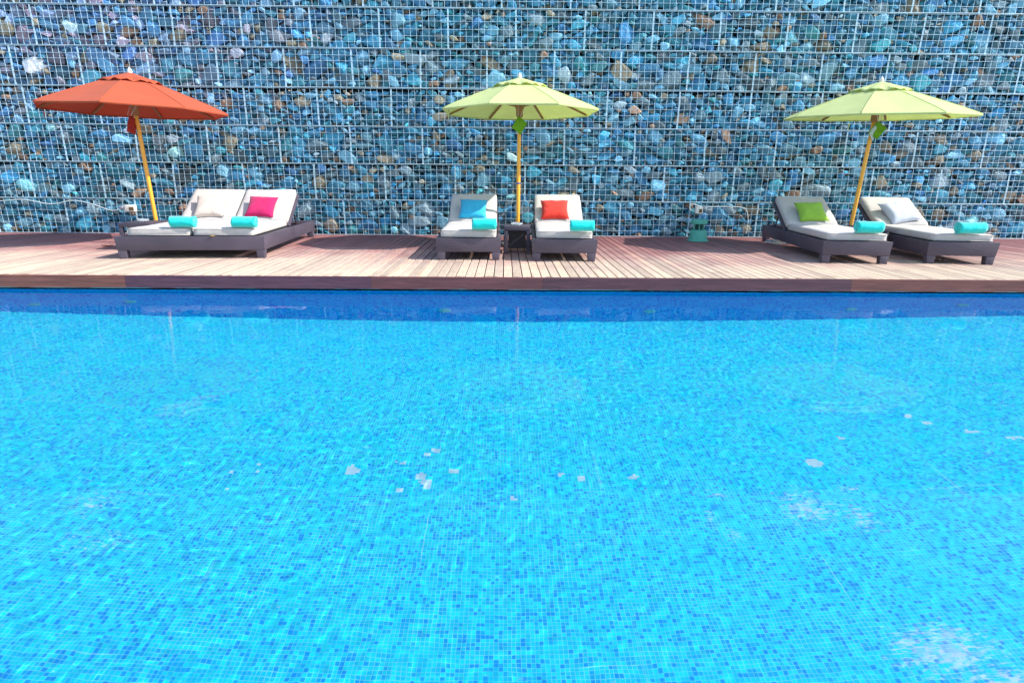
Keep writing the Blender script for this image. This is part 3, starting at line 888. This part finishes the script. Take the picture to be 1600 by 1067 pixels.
# ------------------------------------------------------------------ parasols
def parasol(label, x, y, r, rimz, peakz, rot, col, pole_base, tilt=(0, 0), band=False, flap='green', white=False, sag=.02, cord_x=0):
    root = empty('parasol', (pole_base[0], pole_base[1], 0))
    tag(root, label, 'parasol', 'market parasols with wooden poles')
    ox, oy = x - pole_base[0], y - pole_base[1]
    cm = M['canopy_' + col]
    TM = Matrix.Translation((ox, oy, rimz)) @ Matrix.Rotation(R(tilt[0]), 4, 'X') @ Matrix.Rotation(R(tilt[1]), 4, 'Y')
    def P(rad, ang, z): return TM @ Vector((rad * math.sin(ang), -rad * math.cos(ang), z))
    rise = peakz - rimz
    # main canopy
    bm = bmesh.new()
    nr, na = 10, 6
    r_in = .30
    rings = []
    for i in range(nr + 1):
        f = i / nr; rr = r + (r_in - r) * f
        ring = []
        for k in range(8):
            a0 = rot + k * math.pi / 4
            for j in range(na):
                g_ = j / na; s_ = math.sin(math.pi * g_)
                # straight chord between neighbouring ribs
                a1 = a0 + math.pi / 4
                pa = Vector((rr * math.sin(a0), -rr * math.cos(a0))); pb = Vector((rr * math.sin(a1), -rr * math.cos(a1)))
                p = pa.lerp(pb, g_)
                p *= 1 - .012 * s_ * (1 - f)
                z = rise * .80 * ((1 - rr / r) / (1 - r_in / r)) ** .93 * 1.0 - sag * s_ * (math.sin(math.pi * min(1, f * 1.1)) * .8)
                ring.append(bm.verts.new(TM @ Vector((p.x, p.y, z))))
        rings.append(ring)
    n = len(rings[0])
    for a, b in zip(rings, rings[1:]):
        for q in range(n): bm.faces.new((a[q], a[(q + 1) % n], b[(q + 1) % n], b[q]))
    # stitched seams along the ribs
    sb = bmesh.new()
    for k in range(8):
        add_tube(sb, [rings[i][k * na].co + Vector((0, 0, .003)) for i in range(nr + 1)], .0045, 6)
    # narrow hem turned down
    hem = [bm.verts.new(v.co + Vector((0, 0, -.022))) for v in rings[0]]
    for q in range(n): bm.faces.new((hem[q], hem[(q + 1) % n], rings[0][(q + 1) % n], rings[0][q]))
    can = bm_obj('canopy', bm, cm, root, True, 12)
    md = can.modifiers.new('thick', 'SOLIDIFY'); md.thickness = .003; md.offset = 0
    bm_obj('seam', sb, cm, can, True)
    # vent cap with wavy edge
    bm = bmesh.new(); rings = []
    rc = .40
    for i in range(8):
        f = i / 7; rr = rc + (.02 - rc) * f
        ring = []
        for k in range(8):
            a0 = rot + k * math.pi / 4; a1 = a0 + math.pi / 4
            for j in range(8):
                g_ = j / 8
                pa = Vector((math.sin(a0), -math.cos(a0))) * rr; pb = Vector((math.sin(a1), -math.cos(a1))) * rr
                p = pa.lerp(pb, g_)
                z = rise * (.70 + .30 * (f ** .85)) + .024
                wv = (1 - f) ** 3
                z += wv * (.026 * math.sin(g_ * 2 * math.pi * 1.5 + k) * math.sin(math.pi * g_) + .012 * math.sin(math.pi * g_))
                ring.append(bm.verts.new(TM @ Vector((p.x, p.y, z))))
        rings.append(ring)
    n = len(rings[0])
    for a, b in zip(rings, rings[1:]):
        for q in range(n): bm.faces.new((a[q], a[(q + 1) % n], b[(q + 1) % n], b[q]))
    cap = bm_obj('vent_cap', bm, cm, root, True, 14)
    md = cap.modifiers.new('thick', 'SOLIDIFY'); md.thickness = .003; md.offset = 0
    # finial
    bm = bmesh.new(); add_lathe(bm, [(0, -.03), (.034, -.03), (.036, -.005), (.03, .015), (.034, .03), (.022, .055), (.0, .085)], 16)
    for v in bm.verts: v.co = TM @ (v.co + Vector((0, 0, rise + .012)))
    bm_obj('finial', bm, M['finial'], root, True)
    # pole
    bm = bmesh.new(); add_tube(bm, [(0, 0, .03), (ox * .5, oy * .5, rimz * .5), (ox, oy, rimz), TM @ Vector((0, 0, rise))], .0275, 16)
    pole = bm_obj('pole', bm, M['pole'], root, True, 40)
    if band:
        bm = bmesh.new(); add_tube(bm, [(ox * .42, oy * .42, .885), (ox * .42, oy * .42, .905)], .0295, 16)
        bm_obj('pole_ring', bm, M['band'], pole, True, 40)
    # hub (runner) and top hub
    bm = bmesh.new()
    add_lathe(bm, [(.028, -.09), (.042, -.09), (.050, -.05), (.050, .01), (.062, .03), (.062, .075), (.03, .08)], 16)
    for v in bm.verts: v.co = TM @ (v.co + Vector((0, 0, .02)))
    bm_obj('hub', bm, M['rib'], root, True, 40)
    for k in range(8):
        a = rot + k * math.pi / 4
        zr = lambda rr: rise * .80 * ((1 - rr / r) / (1 - r_in / r)) ** .93 - .020
        bm = bmesh.new()
        p0, p1 = P(.05, a, zr(.30) + .05), P(r * .965, a, zr(r * .965) + .002)
        d = (p1 - p0).normalized(); side = d.cross(Vector((0, 0, 1))).normalized(); up = side.cross(d)
        for q in ((p0, p1, .013, .010),):
            vs = []
            for p in (q[0], q[1]):
                for s1, s2 in ((-1, -1), (1, -1), (1, 1), (-1, 1)): vs.append(bm.verts.new(p + side * s1 * q[2] + up * s2 * q[3]))
            for f in ((0, 1, 2, 3), (7, 6, 5, 4), (0, 4, 5, 1), (1, 5, 6, 2), (2, 6, 7, 3), (3, 7, 4, 0)): bm.faces.new([vs[i] for i in f])
        rib = bm_obj('rib', bm, M['rib'], root)
        bm = bmesh.new(); add_tube(bm, [P(.05, a, .07), P(r * .50, a, zr(r * .50) - .008)], .010, 6)
        bm_obj('strut', bm, M['rib'], rib, True, 40)
    # cords and hanging flap
    bm = bmesh.new()
    fz = rimz - .07
    add_tube(bm, [(ox + .06, oy - .07, rimz + .05), (ox + cord_x * .5 + .035, oy - .075, rimz - .02), (ox + cord_x, oy - .07, fz - .02)], .0035, 6)
    add_tube(bm, [(ox - .02, oy - .07, rimz + .06), (ox + cord_x - .02, oy - .08, fz + .01), (ox + cord_x, oy - .07, fz - .02)], .0035, 6)
    cord = bm_obj('cord', bm, M['cord'], root, True)
    def diamond(name, cx, cz, s, rotz, ry, mat, wd=1.0):
        bm = bmesh.new(); N = 6; g2 = {}
        for i in range(N + 1):
            for j in range(N + 1):
                u, v = -1 + 2 * i / N, -1 + 2 * j / N
                px_, pz_ = u * s * wd, v * s
                g2[i, j] = bm.verts.new((px_, .012 * math.sin(u * 2) + .006 * math.cos(v * 3), pz_))
        for i in range(N):
            for j in range(N): bm.faces.new((g2[i, j], g2[i + 1, j], g2[i + 1, j + 1], g2[i, j + 1]))
        o = bm_obj(name, bm, mat, cord, True)
        m_ = o.modifiers.new('t', 'SOLIDIFY'); m_.thickness = .005
        o.matrix_local = Matrix.Translation((cx, oy - .075, cz)) @ Matrix.Rotation(R(rotz), 4, 'Z') @ Matrix.Rotation(R(ry), 4, 'Y')
    if flap == 'green':
        if white: diamond('white_tag', ox + cord_x - .045, fz - .15, .075, 20, 38, M['flap_white'])
        diamond('flap', ox + cord_x, fz - .115, .092, 12 if not white else -18, 33, M['flap_green'], .9)
    else:
        diamond('flap', ox + cord_x + .02, fz - .13, .11, 62, 18, M['flap_red'], .6)
    # tie strap hanging from one rim corner
    bm = bmesh.new(); a = rot + 6 * math.pi / 4 if not white else rot + 3.55 * math.pi / 4
    q = P(r * .93, a, .0)
    add_tube(bm, [q, q + Vector((.004, 0, -.06)), q + Vector((-.004, .004, -.15))], [.007, .008, .004], 6)
    bm_obj('tie_strap', bm, cm, root, True)
    # base
    bm = bmesh.new(); add_box(bm, -.24, .24, -.24, .24, 0.0005, .05, .012)
    add_lathe(bm, [(.045, .05), (.042, .17), (.03, .175)], 16)
    bm_obj('base', bm, M['base'], root, True, 40)
    return root
parasol('terracotta red octagonal parasol on a leaning yellow wood pole', -5.165, 8.85, 1.20, 1.835, 2.30, R(13), 'red', (-5.10, 8.85), (0, .8), flap='red', cord_x=-.05)
parasol('lime green parasol standing between the two middle loungers', .205, 8.88, 1.135, 1.868, 2.285, R(22.5 + 1.5), 'green', (.195, 8.86), (0, -.3), band=True, cord_x=0)
parasol('lime green parasol with a white tag between the loungers at the right', 5.235, 8.82, 1.22, 1.838, 2.27, R(7), 'green', (5.12, 8.82), (2.6, -.5), white=True, cord_x=.02)

# ------------------------------------------------------------------ garden speaker
sp = empty('garden_speaker', (3.15, 9.66, 0)); tag(sp, 'green mushroom shaped garden speaker on the deck at the foot of the wall', 'speaker')
bm = bmesh.new(); add_lathe(bm, [(0, 0), (.168, 0), (.172, .008), (.165, .018), (.148, .024), (.143, .05), (.128, .165), (.120, .178), (.07, .182), (0, .182)], 40)
bm_obj('body', bm, M['speaker'], sp, True, 35)
bm = bmesh.new(); add_lathe(bm, [(.0, .18), (.05, .18), (.06, .225), (.05, .275), (0, .28)], 24)
bm_obj('grille', bm, M['speaker_dark'], sp, True, 35)
for k in range(6):
    a = k * math.pi / 3 + .3
    bm = bmesh.new(); add_tube(bm, [(.083 * math.cos(a), .083 * math.sin(a), .181), (.083 * math.cos(a), .083 * math.sin(a), .272)], .010, 10)
    bm_obj('post', bm, M['speaker'], sp, True, 40)
bm = bmesh.new(); add_lathe(bm, [(0, .27), (.118, .27), (.130, .276), (.132, .325), (.122, .338), (.09, .345), (0, .348)], 40)
bm_obj('cap', bm, M['speaker'], sp, True, 35)

# ------------------------------------------------------------------ socket boxes with cables on the wall mesh
def socket(label, x, z, cable_pts, plug=None, w=.085):
    root = empty('socket_box', (x, WY - .06, z)); tag(root, label, 'electrical box', 'outdoor sockets on the gabion wall')
    bm = bmesh.new(); add_box(bm, -w, w, -.035, .035, -.055, .055, .010)
    bm_obj('housing', bm, M['box'], root, True, 40)
    bm = bmesh.new(); add_box(bm, -.01, w - .018, -.040, -.0345, -.038, .022, .002)
    bm_obj('socket', bm, M['socket'], root)
    if plug:
        bm = bmesh.new(); add_lathe(bm, [(0, 0), (.028, 0), (.032, .04), (.022, .09), (0, .095)], 14)
        o = bm_obj('plug', bm, M['grey_plug'], root, True); o.rotation_euler = (0, R(-90), 0); o.location = plug
    # smooth the cable
    pts = [Vector(p) for p in cable_pts]; out = []
    for i in range(len(pts) - 1):
        p0 = pts[max(i - 1, 0)]; p1 = pts[i]; p2 = pts[i + 1]; p3 = pts[min(i + 2, len(pts) - 1)]
        for s in range(6):
            t_ = s / 6
            out.append(.5 * ((2 * p1) + (-p0 + p2) * t_ + (2 * p0 - 5 * p1 + 4 * p2 - p3) * t_ ** 2 + (-p0 + 3 * p1 - 3 * p2 + p3) * t_ ** 3))
    out.append(pts[-1])
    bm = bmesh.new(); add_tube(bm, out, .0075, 8)
    c = bm_obj('power_cable', bm, M['cable'], root, True)
socket('cream socket box with a grey plug and long cable left of the red parasol pole', -6.33, .425,
       [(-.12, .035, .0), (-.35, .035, -.04), (-.62, .035, .05), (-.95, .035, .12), (-1.35, .035, .06), (-1.8, .035, .13), (-2.3, .035, .10), (-2.9, .035, .14), (-3.6, .035, .10)], (-.085, 0, .01))
socket('cream socket box with a looped cable above the green speaker', 3.33, .455,
       [(-.06, .03, -.02), (-.13, .03, .0), (-.16, .03, .06), (-.10, .03, .10), (.05, .035, .06), (.3, .035, .06), (.62, .035, .06), (.80, .035, .03), (.86, .035, -.08), (.88, .035, -.22), (.87, .035, -.40)], w=.06)

# ------------------------------------------------------------------ small litter
def leaf(name, label, cat, x, y, z, s, mat, rz, asp=.5):
    bm = bmesh.new(); N = 8; L_ = []
    for i in range(N + 1):
        u = -1 + 2 * i / N; w_ = asp * (1 - u * u) ** .8
        L_.append([bm.verts.new((u * s, t_ * w_ * s, .12 * s * (t_ * t_) + .15 * s * u * u + .002)) for t_ in (-1, -.4, .4, 1)])
    for a, b in zip(L_, L_[1:]):
        for q in range(3): bm.faces.new((a[q], a[q + 1], b[q + 1], b[q]))
    bmesh.ops.remove_doubles(bm, verts=bm.verts, dist=1e-5)
    o = bm_obj(name, bm, mat, None, True); o.location = (x, y, z); o.rotation_euler = (0, 0, rz)
    m_ = o.modifiers.new('t', 'SOLIDIFY'); m_.thickness = .0015
    tag(o, label, cat)
leaf('fallen_leaf', 'dry red brown leaf lying on the deck left of the double lounger', 'leaf', -5.60, 8.42, .002, .075, M['leaf'], R(8))
leaf('fallen_petal', 'small yellow petal on the front rail of the double lounger', 'petal', -3.53, 7.24, .270, .026, M['petal'], R(20), .6)
bm = bmesh.new(); bmesh.ops.create_icosphere(bm, subdivisions=4, radius=1)
for v in bm.verts:
    p = v.co.copy(); f = 1 + .45 * mnoise.noise(p * 2.3) + .3 * abs(mnoise.noise(p * 5.1 + Vector((3, 1, 2))))
    v.co = Vector((p.x * .20 * f, p.y * .09 * f, max(-.036, p.z * .042 * f)))
o = bm_obj('plastic_bag', bm, M['glass'], None, False); o.location = (4.33, 9.25, .038); o.rotation_euler = (0, 0, R(-6))
tag(o, 'crumpled clear plastic lying under the lounger beside the green speaker', 'plastic bag')
